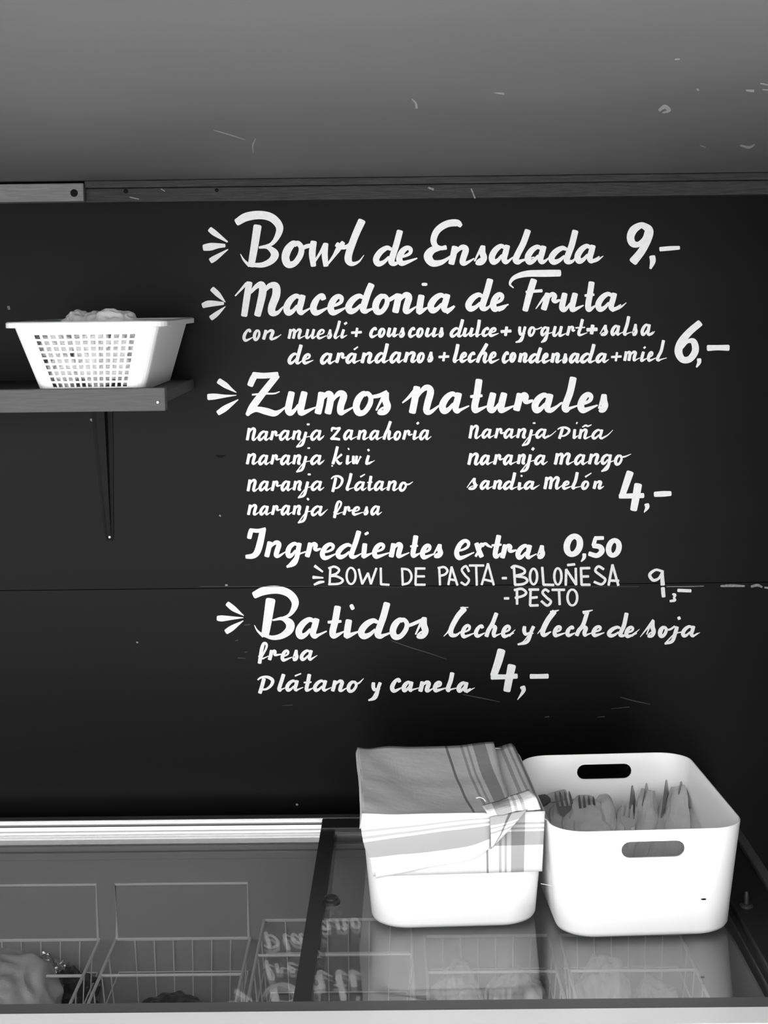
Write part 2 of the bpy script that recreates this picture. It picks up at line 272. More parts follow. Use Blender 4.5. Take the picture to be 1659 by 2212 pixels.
ITEMS = [
 ('burst_mark', 'three brush strokes fanning before Bowl', [RAW(A, [(135,222,46),(180,258,48),(285,330,14)], [(84,380,56),(140,372,66),(200,364,46),(262,362,30)], [(143,492,48),(185,466,46),(290,395,8)])]),
 ('menu_line', 'Bowl de Ensalada in large white script', [
   RAW(A, [(545,196,70),(520,360,66),(490,536,58)], [(398,436,6),(428,488,18),(475,535,30)],
     [(368,160,62),(450,114,74),(570,98,72),(672,124,70),(735,200,64),(716,284,48),(660,352,30),(560,378,18)],
     [(560,380,16),(635,378,34),(694,432,68),(668,490,58),(592,528,46),(500,530,34)],
     [(925,395,26),(960,372,36),(1010,360,36)],
     [(1030,332,54),(1018,430,58),(1028,535,46)], [(1040,500,18),(1090,420,24),(1128,352,34)], [(1135,348,44),(1126,440,52),(1136,535,44)],
     [(1148,528,16),(1206,450,28),(1245,390,46),(1285,336,38)], [(1230,352,44),(1262,372,44),(1310,374,36),(1345,350,30)],
     [(1446,150,66),(1392,270,62),(1338,420,62),(1330,488,62),(1362,520,40),(1420,500,18),(1465,445,5)]),
   W(A, 68, 'o 755 960 550 315'),
   W(B_, 54, 'd 65 320 540 360 215;e 265 415 532 360'),
   RAW(B_, [(822,190,36),(786,166,60),(700,176,60),(620,230,58),(586,310,54),(604,366,46),(650,384,36),(692,378,40)],
     [(645,384,36),(575,402,62),(538,455,74),(575,512,62),(650,508,45),(720,466,22),(765,420,12)]),
   W(B_, 54, 'n 715 895 537 355;s 930 1050 535 345;a 1065 1250 525 345;l 1265 1425 525 345 210'),
   W(C_, 54, 'a 175 365 525 352;d 380 635 525 362 215;a 605 790 517 345'), RAW(C_, [(745,500,30),(800,488,22),(852,452,6)])]),
 ('price', 'the large 9,- at the end of the top line', [RAW(C_, [(1228,196,40),(1180,186,52),(1115,225,68),(1088,290,66),(1108,345,60),(1160,350,46),(1210,300,40),(1232,235,40)],
     [(1195,186,52),(1246,225,70),(1240,290,72),(1190,400,66),(1112,500,74)], [(1276,458,52),(1280,500,48),(1260,560,20)], [(1345,393,38),(1430,386,38),(1508,381,32)])]),
 ('burst_mark', 'three brush strokes fanning before Macedonia', [RAW(A, [(155,737,45),(205,785,44),(266,850,8)], [(75,880,46),(130,864,56),(250,862,26)], [(145,988,45),(195,950,40),(268,888,6)])]),
 ('menu_line', 'Macedonia de Fruta in large white script', [
   RAW(A, [(353,796,12),(400,745,18),(450,690,28)], [(474,684,54),(455,800,58),(430,965,54)], [(485,770,22),(535,716,40),(580,700,58),(590,760,66),(568,870,62),(545,962,58)],
     [(600,760,26),(650,710,45),(702,714,66),(706,790,70),(670,890,66),(672,942,60),(718,942,34),(768,890,12)]),
   W(A, 58, 'a 770 965 965 775;c 1000 1150 962 775;e 1150 1300 960 778;d 1305 1555 952 775 675'),
   W(B_, 58, 'o 58 215 957 775;n 230 405 955 765;i 430 512 957 775;a 535 735 945 768'), RAW(B_, [(508,694,50),(508,700,50)], [(185,835,30),(215,825,36),(270,790,34)], [(700,938,34),(740,915,20),(773,888,6)]),
   W(B_, 56, 'd 862 1100 930 765 635;e 1075 1205 930 762'), RAW(B_, [(1150,915,36),(1190,905,20),(1228,868,6)]),
   RAW(C_, [(76,727,10),(46,692,20),(85,638,38),(190,606,54),(340,602,60),(476,600,58)], [(252,662,58),(215,780,58),(178,920,50)], [(186,763,22),(250,757,26),(322,752,28)], [(270,908,8),(330,825,22),(365,785,30)]),
   W(C_, 52, 'r 315 470 930 760;u 470 635 937 760;t 675 790 935 765 660;a 785 975 932 760'), RAW(C_, [(930,918,36),(1000,895,20),(1052,855,5)])]),
 ('menu_line', 'con muesli + couscous dulce + yogurt + salsa in small script', [
   W(D_, 28, 'c 95 180 230 120;o 185 255 225 125;n 265 375 220 125'), RAW(D_, [(345,212,22),(385,200,16),(430,170,5)]),
   W(D_, 25, 'm 485 615 212 118;u 635 725 210 118;e 735 810 210 120;s 820 870 210 118;l 880 945 210 118 45;i 935 985 205 120'), RAW(D_, [(978,80,20),(995,68,20)]), PLUS(D_, 1080, 152),
   W(D_, 29, 'c 1190 1265 200 105;o 1265 1335 197 110;u 1340 1430 195 105;s 1440 1500 200 100'),
   W(E_, 29, 'c 5 75 198 105;o 75 145 197 108;u 150 255 195 105;s 262 315 198 100'),
   W(E_, 29, 'd 365 490 197 105 32;u 475 575 192 105;l 585 635 195 105 35;c 640 715 190 105;e 700 775 190 105'), PLUS(E_, 852, 142, 42, 26),
   W(E_, 27, 'y 925 1030 185 95 245;o 1040 1110 188 98;g 1145 1230 185 98 245;u 1250 1345 192 92;r 1370 1450 185 92;t 1445 1540 185 98 30'), PLUS(E_, 1595, 127, 42, 32), RAW(E_, [(1092,122,12),(1122,124,12),(1160,108,12)]),
   W(F_, 29, 's 380 455 185 78;a 475 560 182 85;l 580 645 182 85 5;s 655 710 184 70;a 735 825 182 75'), RAW(F_, [(805,175,20),(835,165,14),(858,142,4)])]),
 ('menu_line', 'de arándanos + leche condensada + miel in small script', [
   W(D_, 31, 'd 485 615 430 325 250;e 610 690 427 330 |;a 765 875 430 325;r 895 985 422 322;a 985 1085 424 325;n 1115 1220 424 320;d 1235 1360 420 320 240;a 1365 1470 420 315'),
   RAW(D_, [(1060,300,16),(1092,277,12)]),
   W(E_, 31, 'n -35 75 417 315;o 80 155 417 320;s 165 225 413 310'), PLUS(E_, 315, 362),
   W(E_, 31, 'l 390 450 417 318 245;e 450 520 414 318;c 520 595 414 318;h 590 700 420 318 240;e 700 775 420 315'),
   W(E_, 31, 'c 815 885 420 315;o 880 945 412 320;n 955 1040 417 325;d 1045 1165 420 330 275;e 1160 1225 420 325;n 1235 1320 420 325;s 1330 1385 422 325;a 1395 1490 420 325;d 1490 1625 420 325 245'),
   W(F_, 31, 'a 345 445 418 325'), PLUS(F_, 525, 362, 42, 20),
   W(F_, 27, 'm 585 710 404 310;i 725 775 407 312;e 790 850 404 312;l 865 945 404 312 212'), RAW(F_, [(764,288,17),(775,278,17)])]),
 ('price', 'the large 6,- right of the fruit salad lines', [RAW(F_, [(1246,72,58),(1155,150,60),(1085,238,68),(1062,320,68),(1096,385,58),(1160,382,56),(1208,310,60),(1192,232,54),(1140,232,30),(1095,285,20)],
     [(1240,384,38),(1240,412,34),(1218,452,14)], [(1318,287,52),(1400,284,46),(1493,285,52)])]),
 ('burst_mark', 'three brush strokes fanning before Zumos', [RAW(G_, [(212,112,50),(270,150,48),(320,185,24),(362,211,6)], [(122,250,54),(180,246,50),(270,242,24),(362,235,6)], [(206,388,44),(270,345,50),(378,273,8)])]),
 ('menu_line', 'Zumos naturales in large white script', [
   RAW(G_, [(482,148,52),(502,100,56),(522,64,54)], [(510,62,56),(600,66,50),(716,58,50)], [(712,66,56),(600,205,60),(505,330,62),(458,402,36)],
     [(452,404,24),(530,358,44),(620,374,60),(690,392,52),(740,372,28),(790,335,12)], [(500,230,16),(600,222,16),(690,220,14),(735,204,9)],
     [(1530,250,30),(1600,237,36),(1662,205,30)]),
   W(G_, 60, 'u 780 980 412 190;m 1040 1335 410 195;o 1370 1555 410 195;s 1560 1700 410 188'),
   RAW(H_, [(198,300,12),(250,255,26),(300,200,36)]),
   W(H_, 60, 'n 255 475 405 145;a 515 715 395 200;t 765 905 390 215 80;u 925 1105 390 200;r 1155 1305 382 205;a 1315 1505 388 210'),
   RAW(H_, [(1470,375,30),(1500,362,26),(1560,310,20),(1580,300,18)]),
   W(I_, 60, 'l 250 380 345 168 22;e 390 535 345 165;s 555 655 348 168')]),
 ('menu_line', 'naranja zanahoria, first line of the left juice column', [
   W(J_, 26, 'n 45 135 190 72;a 145 240 190 98;r 250 325 188 98;a 330 425 188 92;n 440 525 185 95;j 470 580 175 105 250;a 600 700 188 90'), RAW(J_, [(583,44,26),(583,50,26)], [(680,180,18),(722,142,4)]),
   W(J_, 26, 'z 768 875 187 68;a 885 975 184 88;n 1005 1090 184 92;a 1110 1200 184 92;h 1225 1305 184 95 12;o 1320 1390 185 100;r 1395 1475 184 92;i 1480 1525 182 92;a 1540 1630 184 88'), RAW(J_, [(1524,42,20),(1536,32,20)])]),
 ('menu_line', 'naranja kiwi in the left juice column', [
   W(J_, 26, 'n 45 135 397 295;a 150 240 400 305;r 255 330 398 303;a 340 430 400 305;n 445 525 397 305;j 470 580 388 315 465;a 600 700 398 305'), RAW(J_, [(588,250,24),(588,254,24)], [(680,390,18),(724,355,4)]),
   W(J_, 26, 'k 785 885 397 305 230;i 905 940 396 308;w 955 1050 396 308;i 1070 1120 397 308'), RAW(J_, [(930,260,20),(934,258,20)], [(1100,272,22),(1108,266,22)], [(1105,388,16),(1158,358,4)], [(786,405,14),(794,405,14)])]),
 ('menu_line', 'naranja Plátano in the left juice column', [
   W(J_, 26, 'n 52 140 630 518;a 155 245 625 530;r 260 335 627 530;a 345 430 625 530;n 448 530 622 530;j 485 595 612 535 688;a 605 705 622 530'), RAW(J_, [(592,476,27),(592,482,27)]),
   W(J_, 26, 'p 768 890 612 505;l 905 965 622 535 462;a 980 1075 622 535;t 1085 1145 622 535 485;a 1150 1240 622 530;n 1260 1350 624 530;o 1365 1440 627 540'), RAW(J_, [(1035,500,15),(1072,478,10)], [(1415,560,15),(1450,565,14),(1488,542,5)])]),
 ('menu_line', 'naranja fresa, last line of the left juice column', [
   W(J_, 26, 'n 55 145 835 735;a 160 245 834 745;r 262 335 834 742;a 345 430 834 740;n 445 525 832 742;j 485 595 822 745 905;a 605 710 840 745'), RAW(J_, [(578,695,24),(584,690,24)], [(690,832,18),(752,780,4)]),
   W(J_, 26, 'f 795 880 832 752;r 880 955 835 750;e 960 1035 834 752;s 1055 1105 834 748;a 1120 1205 834 745')]),
 ('menu_line', 'naranja piña, top of the right juice column', [
   W(K_, 26, 'n 88 180 174 50;a 200 290 170 80;r 310 390 172 75;a 390 480 170 78;n 500 590 170 78;j 540 650 160 85 238;a 665 765 170 80'), RAW(K_, [(655,33,24),(655,38,24)], [(745,165,18),(800,140,10),(845,102,6)]),
   W(K_, 26, 'p 845 970 160 78;i 985 1020 174 82;n 1035 1120 177 82;a 1150 1255 177 85'), RAW(K_, [(1022,34,20),(1026,36,20)], [(1072,70,10),(1100,56,17),(1120,62,15),(1150,50,8)], [(1240,168,18),(1290,140,10),(1335,96,4)])]),
 ('menu_line', 'naranja mango in the right juice column', [
   W(K_, 28, 'n 78 180 402 290;a 185 275 400 305;r 300 380 400 300;a 385 475 400 303;n 505 585 395 300;j 525 640 388 300 465;a 655 755 400 305'), RAW(K_, [(640,266,24),(650,252,24)]),
   W(K_, 28, 'm 825 980 400 290;a 1000 1100 400 300;n 1120 1220 397 295;g 1225 1330 396 300 460;o 1345 1425 402 305'), RAW(K_, [(1400,330,14),(1440,325,14),(1492,303,5)])]),
 ('menu_line', 'sandia melón, last line of the right juice column', [
   W(K_, 28, 's 75 165 615 500;a 185 275 612 525;n 295 380 612 525;d 385 500 614 530 455;i 510 545 616 540;a 565 660 612 530'), RAW(K_, [(544,495,18),(549,488,18)], [(645,604,18),(702,570,4)]),
   W(K_, 28, 'm 735 885 612 495;e 895 965 610 530;l 975 1040 610 530 452;o 1060 1135 612 530;n 1160 1245 610 530'), RAW(K_, [(1098,500,16),(1148,468,9)])]),
 ('price', 'the large 4,- right of sandia melón', [RAW((1290,1000), [(560,165,125),(500,340,118),(432,540,105)], [(385,568,80),(600,562,88),(785,556,84)], [(698,375,132),(660,590,128),(622,795,118)], [(845,708,82),(852,760,70),(800,845,12)], [(985,535,88),(1120,528,96),(1250,522,82)], s=7.9)]),
 ('menu_line', 'Ingredientes extras in white script', [
   RAW(M_, [(74,128,40),(82,90,42),(92,60,40)], [(82,60,32),(150,66,34),(212,50,28)], [(192,58,52),(168,170,58),(142,250,56),(105,284,46),(48,290,34)]),
   W(M_, 44, 'n 205 355 302 150;g 380 530 302 160 390;r 555 680 302 160;e 685 820 315 165;d 820 1040 310 170 55;i 1040 1095 305 165;e 1135 1255 304 165;n 1280 1405 304 165;t 1450 1545 300 178 95;e 1550 1655 310 175'),
   RAW(M_, [(1086,86,38),(1090,93,38)]),
   RAW(N_, [(435,200,26),(472,178,26),(500,196,22),(530,210,12)]),
   W(N_, 44, 's 15 110 305 168;e 205 350 314 135;x 370 470 307 160;t 515 625 307 168 92;r 600 720 312 175;a 735 880 314 178;s 910 990 312 178')]),
 ('price', 'the 0,50 after Ingredientes extras', [
   RAW(N_, ring(1150,1318,85,297,56,.16), [(1328,268,34),(1326,298,30),(1302,332,10)], [(1492,128,32),(1420,130,34)], [(1424,134,34),(1408,192,36)], [(1406,196,38),(1462,205,46),(1480,242,48),(1438,280,42),(1372,264,40)], ring(1515,1652,125,302,48,.14))]),
 ('burst_mark', 'three short chalk strokes before the pasta line', [RAW(O_, [(80,50,26),(148,100,16)], [(65,148,28),(152,152,14)], [(75,212,18),(120,192,26),(160,186,16)])]),
 ('menu_line', 'BOWL DE PASTA - BOLOÑESA in thin chalk capitals', [('C', O_, 20, [
     [(215,62),(208,205)], [(200,70),(250,56),(290,82),(268,115),(212,135)], [(205,136),(270,140),(322,172),(290,202),(200,208)], 'ring 345 442 55 216', 'poly 460 78 490 205 540 112 565 205 612 70', 'poly 650 68 652 208 722 213',
     [(834,70),(840,210)], [(828,74),(890,85),(916,140),(892,194),(834,212)], 'poly 1032 72 948 72', 'poly 955 72 950 210', 'poly 952 140 1028 140', 'poly 948 212 1034 212',
     [(1155,64),(1162,214)], [(1145,68),(1198,60),(1226,90),(1206,122),(1160,136)], 'poly 1234 212 1262 58 1312 216', 'poly 1240 164 1300 174', [(1412,98),(1386,52),(1350,82),(1376,128),(1412,170),(1384,212),(1344,192)],
     'poly 1415 46 1540 46', 'poly 1474 50 1480 216', 'poly 1522 212 1576 30 1626 214', 'poly 1538 166 1616 184']),
   ('C', P_, 22, ['poly 100 155 136 155', [(200,52),(210,212)], [(178,66),(210,50),(284,76),(288,112),(215,136)], [(215,138),(292,150),(316,180),(280,206),(208,213)], 'ring 328 412 62 220', 'poly 445 62 456 212 545 214', 'ring 538 622 58 222',
     'poly 648 216 652 80 738 212 734 70', 'poly 664 42 726 36', 'poly 856 68 774 70', 'poly 780 70 785 212', 'poly 785 142 846 140', 'poly 785 212 858 212', [(976,78),(930,54),(904,92),(950,132),(990,168),(958,208),(894,188)],
     'poly 1018 216 1052 40 1102 218', 'poly 1030 176 1106 178'])]),
 ('price', 'the thin chalk 9,- crossing the seam of the boards', [RAW(P_, [(1482,96,22),(1425,84,22),(1374,125,28),(1402,172,28),(1448,160,22),(1478,115,20)], [(1482,92,26),(1482,150,32),(1486,212,38)], [(1487,240,34),(1490,280,34),(1494,315,32)], [(1572,294,18),(1592,300,24),(1584,326,20),(1590,346,24),(1550,354,20)], [(1618,261,28),(1728,265,28)])]),
 ('menu_line', '- PESTO in thin chalk capitals', [('C', P_, 22, ['poly 118 330 156 330', 'poly 226 262 228 380', [(204,258),(268,248),(306,280),(280,308),(212,326)], 'poly 414 254 330 254', 'poly 345 256 340 390', 'poly 342 326 402 320', 'poly 340 392 410 390',
     [(502,272),(470,254),(448,282),(482,322),(520,358),(488,392),(438,354)], 'poly 530 256 638 256', 'poly 590 260 596 384', 'ring 652 758 242 402'])]),
 ('burst_mark', 'three brush strokes fanning before Batidos', [RAW(Q_, [(166,176,42),(220,220,46),(306,279,6)], [(82,302,44),(120,303,52),(200,300,32),(302,297,6)], [(156,418,46),(210,383,46),(302,323,6)])]),
 ('menu_line', 'Batidos in large white script', [
   RAW(Q_, [(398,102,60),(480,66,72),(600,56,68),(700,90,66),(750,160,64),(732,232,45),(680,285,24),(555,318,12)], [(560,318,14),(640,305,34),(703,345,72),(700,402,70),(640,452,52),(560,470,38),(490,452,28)],
     [(538,146,84),(515,300,76),(490,452,66)], [(398,362,6),(425,410,16),(475,455,30)], [(1236,208,50),(1248,202,50)]),
   W(Q_, 58, 'a 755 965 480 290;t 1015 1165 477 305 180;i 1165 1245 477 300;d 1295 1570 480 300 150'),
   W(R_, 56, 'o 8 185 404 212;s 220 345 402 195'), RAW(R_, [(150,290,26),(200,275,30),(290,235,30)])]),
 ('menu_line', 'leche y leche de soja in slim script', [
   RAW(R_, [(474,378,6),(510,340,14),(545,285,22)], [(652,140,50),(592,210,46),(540,310,44),(540,362,42),(580,368,26),(625,335,8)], [(620,130,12),(685,128,8)]),
   W(R_, 36, 'e 620 715 392 270;c 735 830 387 275;h 825 945 390 278 165;e 970 1060 390 275'), RAW(R_, [(1040,372,22),(1092,320,4)]),
   W(S_, 34, 'y 20 185 378 282 458'),
   RAW(S_, [(204,356,6),(250,300,18)], [(348,166,46),(292,240,46),(250,330,44),(262,368,34),(320,338,10)], [(320,172,30),(388,152,8)], [(600,172,30),(680,152,8)]),
   W(S_, 36, 'e 335 420 384 280;c 445 530 382 285;h 525 650 382 285 155;e 670 765 382 280 |;d 805 990 387 285 165;e 955 1045 390 285'), RAW(S_, [(1020,372,22),(1086,316,4)],
     [(1092,382,6),(1150,310,16),(1205,240,26)]),
   W(S_, 38, 's 1140 1228 392 230;o 1245 1335 390 285'), W(S_, 34, 'j 1290 1430 372 285 452;a 1445 1570 387 280'), RAW(S_, [(1420,224,28),(1434,218,28)], [(1320,320,16),(1350,318,18),(1390,292,18)], [(1545,378,22),(1607,345,4)])]),
 ('menu_line', 'fresa under Batidos in small script', [W(Q_, 32, 'f 425 520 664 565;r 515 600 670 570;e 625 705 674 570;s 720 780 674 565;a 790 905 670 570'), RAW(Q_, [(880,660,22),(942,622,4)])]),
 ('menu_line', 'plátano y canela in small script', [
   W(Q_, 33, 'p 410 572 934 818;l 595 665 937 835 775;a 665 785 935 830;t 815 900 937 840 775;a 905 1030 937 830;n 1060 1175 940 832;o 1195 1295 944 838;y 1370 1500 937 848 1020'),
   RAW(Q_, [(750,800,14),(800,780,12)], [(1265,865,16),(1300,862,16),(1342,822,5)]),
   W(R_, 38, 'c 10 115 862 738;a 110 215 860 760;n 255 365 864 760;e 380 465 860 760;l 490 565 860 760 680;a 585 690 864 765'), RAW(R_, [(670,858,24),(742,822,4)])]),
 ('price', 'the large 4,- right of canela', [RAW(R_, [(972,502,70),(945,600,68),(905,715,60)], [(890,728,48),(1000,728,42),(1104,722,44)], [(1062,635,72),(1040,740,66),(1020,845,62)], [(1156,816,46),(1162,850,34),(1112,926,6)], [(1226,724,42),(1300,724,40),(1372,722,42)])]),
]
def spline(pts, n=7):
    """Catmull-Rom through (x, y, w)"""
    if len(pts) == 2: return [tuple(p) for p in pts]
    out = []
    for i in range(len(pts)-1):
        p0 = pts[i-1] if i else tuple(2*a-b for a, b in zip(pts[0], pts[1]))
        p1, p2 = pts[i], pts[i+1]
        p3 = pts[i+2] if i+2 < len(pts) else tuple(2*a-b for a, b in zip(pts[-1], pts[-2]))
        for k in range(n):
            t = k/n
            q = [.5*((2*b)+(-a+c)*t+(2*a-5*b+4*c-d)*t*t+(-a+3*b-3*c+d)*t**3) for a, b, c, d in zip(p0, p1, p2, p3)]
            q[2] = max(q[2], 1.0); out.append(tuple(q))
    out.append(tuple(pts[-1]))
    return out
def strokes_of(parts):
    """All strokes of one item, as lists of (x, y, width) in photo pixels, already smooth"""
    res = []
    for p in parts:
        if p[0] == 'R':
            _, o, s, st = p
            for q in st: res.append([(o[0]+x/s, o[1]+y/s, w/s) for x, y, w in spline(q)])
        elif p[0] == 'C':
            _, o, w, st = p
            for q in st:
                if isinstance(q, str):
                    t = q.split(); v = [float(c) for c in t[1:]]
                    q = ring(*v, w, 0) if t[0] == 'ring' else list(zip(v[::2], v[1::2]))
                    if t[0] == 'ring': q = spline(q, 5)
                    else: q = [(x, y, w) for x, y in q]
                    if t[0] == 'poly':
                        for a, b in zip(q, q[1:]): res.append([(o[0]+x/4, o[1]+y/4, ww/4) for x, y, ww in (a, b)])
                        continue
                else: q = spline([(x, y, w) for x, y in q])
                res.append([(o[0]+x/4, o[1]+y/4, ww/4) for x, y, ww in q])
        else:
            _, o, w, txt = p
            items = [L.split() for L in txt.split(';')]
            for k, f in enumerate(items):
                ch = f[0]; v = [float(c) for c in f[1:] if c != '|']
                xl, xr, base, top = v[:4]; ex = v[4] if len(v) > 4 else None
                i = .46*w; x0, x1 = xl+i, xr-i; yb = base-.40*w; yt = top+.40*w; xh = yb-yt
                nx = float(items[k+1][1]) if k+1 < len(items) else 1e9
                if k+1 < len(items) and f[-1] == '|': nx = 1e9
                tail = nx+.12*w if nx-xr < .85*xh else xr+.22*xh
                if x1-x0 < .3*w: x0, x1 = (xl+xr)/2-.15*w, (xl+xr)/2+.15*w
                Aa = (yb-(ex+.45*w))/xh if ex is not None and ex < base else 1.9
                Dd = (yb-(ex-.3*w))/xh if ex is not None and ex > base else -.75
                for st in GL[ch]:
                    q = []
                    for (gx, gy, gw) in st:
                        gy = Aa if gy == 'A' else Dd if gy == 'D' else Dd*.72 if gy == 'H' else gy
                        X = max(tail, x0+(x1-x0)*.9) if gx == 'T' else x0+(x1-x0)*gx
                        q.append((o[0]+X/4, o[1]+(yb-xh*gy)/4, gw*w/4))
                    res.append(spline(q, 5))
    return res
# ================================================================ the setting
ZC = 1.8446                                                  # ceiling height
GZ = .85; LZ = .8614                                         # glass of the lower and of the upper lid
struct('wall_back', G().box(-2.2, .8, .012, .06, 0, ZC), 'side')
struct('wall_left', G().box(-2.26, -2.2, -1.62, .06, 0, ZC), 'side')
struct('unseen_wall_right', G().box(.80, .86, -1.62, .06, 0, ZC), 'side')  # unseen wall, set close in to block light and darken the board's right
struct('floor', G().box(-2.26, .86, -1.62, .06, -.05, 0), 'floor')
ceiling = struct('ceiling', G().box(-2.26, .86, -1.62, .06, ZC, ZC+.05), 'ceil')
struct('ground', G().box(-40, 40, -60, -1.62, -.10, -.05), 'ground')
lift = [0.0]
def on_ceiling(q, z): p = at(q.x, q.y, z=ZC); return (p.x, p.y, ZC-.00015-z)
def smooth_px(*pts): return spline([tuple(p) for p in pts], 5)
g = G()
for st in ([(1424, 238, 6), (1436, 230, 9), (1446, 238, 7), (1432, 243, 4)], [(890, 214, 3), (898, 222, 4), (900, 233, 6)], [(462, 281, 2), (500, 292, 2.5), (530, 302, 2)],
           [(552, 300, 2), (546, 314, 3), (547, 330, 2)], [(1068, 200, 2), (1088, 202, 5)], [(1612, 195, 4), (1628, 196, 6)], [(1643, 180, 3), (1659, 183, 3)], [(1648, 193, 3), (1659, 194, 3)],
           [(1600, 314, 4), (1618, 318, 6), (1630, 312, 3)], [(1512, 314, 2), (1524, 318, 3)], [(1506, 192, 4), (1509, 195, 4)], [(1458, 128, 3), (1468, 127, 3)]):
    mk('scuff', ribbons(G(), [smooth_px(*st)], on_ceiling, lift), 'scuff', ceiling, fix=False)
# trims along the top of the wall
g = G().box(-.4588, .8, -.024, .0, 1.8122, 1.8330, .0015).box(-.4588, .8, -.030, .0, 1.8335, ZC-.0005, .0015)
t1 = struct('trim_1', g, 'woodd', 'dark weathered wooden moulding under the ceiling')
g = G().box(-2.2, -.4592, -.036, .0, 1.8138, 1.8405, .0015)
t2 = struct('trim_2', g, 'woodl', 'paler planed batten at the left end of the moulding')
def disc(g, c, r, ax=(0, -1, 0), n=12, h=.0015):
    c = Vector(c); a = Vector(ax).normalized(); u = a.orthogonal().normalized(); w = a.cross(u)
    lo = [[c+(u*math.cos(math.tau*i/n)+w*math.sin(math.tau*i/n))*rr+a*hh for i in range(n)] for rr, hh in ((r, 0), (r, h*.6), (r*.7, h))]
    return g.loft(lo, True, True, True)
for (px, py, r, par, yy) in ((160, 417, .0058, t2, -.036), (272, 413, .0035, t1, -.024), (468, 411, .0028, t1, -.024)):
    p = at(px, py, y=yy); mk('screw_hole', disc(G(), (p.x, yy+.0008, p.z), r), 'hole', par)
g = G()
def on_trim(q, z): p = at(q.x, q.y, y=-.0248); return (p.x, -.0245-z, p.z)
for st in ([(348, 408, 2), (356, 413, 2)], [(925, 405, 3), (936, 409, 5)], [(1528, 386, 3), (1548, 384, 4)], [(280, 426, 2), (300, 430, 2)], [(1018, 408, 3), (1026, 428, 3)]):
    mk('paint_chip', ribbons(G(), [smooth_px(*st)], on_trim, lift), 'chip', t1, fix=False)
# ================================================================ the lettered board
board = thing('menu_board', 'black painted wall board hand lettered in white with a Spanish menu of juices', 'menu board', (.2, 0, 1.2))
SEAM = 1.2167
mk('board_panel', G().box(-2.19, .795, .0, .0115, SEAM+.0002, 1.8440, .0005), 'board', board)
mk('board_panel', G().box(-2.19, .795, .0004, .0115, .02, SEAM-.0002, .0005), 'board', board)
lift = [.0003]
def on_wall(q, z): p = at(q.x, q.y, y=0); return (p.x, -z, p.z)
for name, label, parts in ITEMS:
    chalk = 'chalk' in label
    o = mk(name, ribbons(G(), strokes_of(parts), on_wall, lift), 'chalk' if chalk else 'paint', board, fix=False)
    o['label'] = ('white ' if 'white' not in label else '')+label
g = G()
for st in ([(1557, 1266, 4), (1580, 1265, 6), (1608, 1266, 4)], [(1623, 1267, 5), (1636, 1264, 6), (1646, 1268, 4)], [(1652, 1269, 4), (1659, 1270, 4)], [(196, 906, 5), (203, 911, 4)],
           [(1440, 1267, 1.6), (1480, 1267, 1.8), (1520, 1266, 1.6)], [(640, 1737, 4), (643, 1739, 4)], [(474, 1113, 3), (477, 1115, 3)], [(295, 1387, 3), (298, 1388, 3)], [(487, 1264, 4), (491, 1264, 4)], [(18, 662, 6), (20, 668, 5)]):
    mk('paint_chip', ribbons(G(), [smooth_px(*st)], on_wall, lift), 'chip', board, fix=False)
g = G()
for st in ([(845, 1384, 1.5), (885, 1398, 2), (930, 1412, 1.6), (965, 1424, 1.2)], [(1000, 1500, 1.2), (1040, 1508, 2), (1080, 1516, 1)], [(1340, 1506, 1.5), (1370, 1514, 2), (1404, 1521, 1.2)],
           [(1320, 1531, 1), (1360, 1527, 1.6)], [(610, 1524, 1), (632, 1523, 1.6)], [(528, 1350, 2), (540, 1349, 2.5)], [(508, 1384, 2), (514, 1383, 3)], [(528, 1409, 2), (534, 1408, 2.5)], [(514, 1421, 2), (530, 1422, 2)],
           [(430, 1267, 1.2), (660, 1267, 1), (900, 1268, 1)], [(1100, 1268, 1), (1380, 1267, 1.2)], [(1290, 1549, 1), (1306, 1548, 2)], [(1176, 1549, 1), (1186, 1548, 2.5)]):
    mk('scratch', ribbons(G(), [smooth_px(*st)], on_wall, lift), 'scratch', board, fix=False)
g = G(); ribbons(g, [smooth_px((466, 984, 3), (476, 986, 6), (486, 984, 2))], on_wall, lift)
mk('dent', g, 'hole', board, fix=False)
# ================================================================ shelf, bracket, basket
sh = thing('wall_shelf', 'grey wooden wall shelf with a board edge, under the white basket', 'shelf', (-.75, -.17, 1.53))
SX = -.3035
mk('shelf_board', G().box(-2.18, SX-.002, -.322, -.0045, 1.5290, 1.5455, .0012), 'shelfd', sh)
fa = mk('front_edging', G().box(-2.18, SX+.0005, -.3425, -.3225, 1.5190, 1.5500, .0012), 'shelf', sh)
p = at(341, 869, y=-.3425); mk('screw', disc(G(), (p.x, -.3425, p.z), .0022), 'steel', fa)
br = thing('shelf_bracket', 'black iron bracket on the wall holding up the shelf', 'shelf bracket', (-.444, -.01, 1.40))
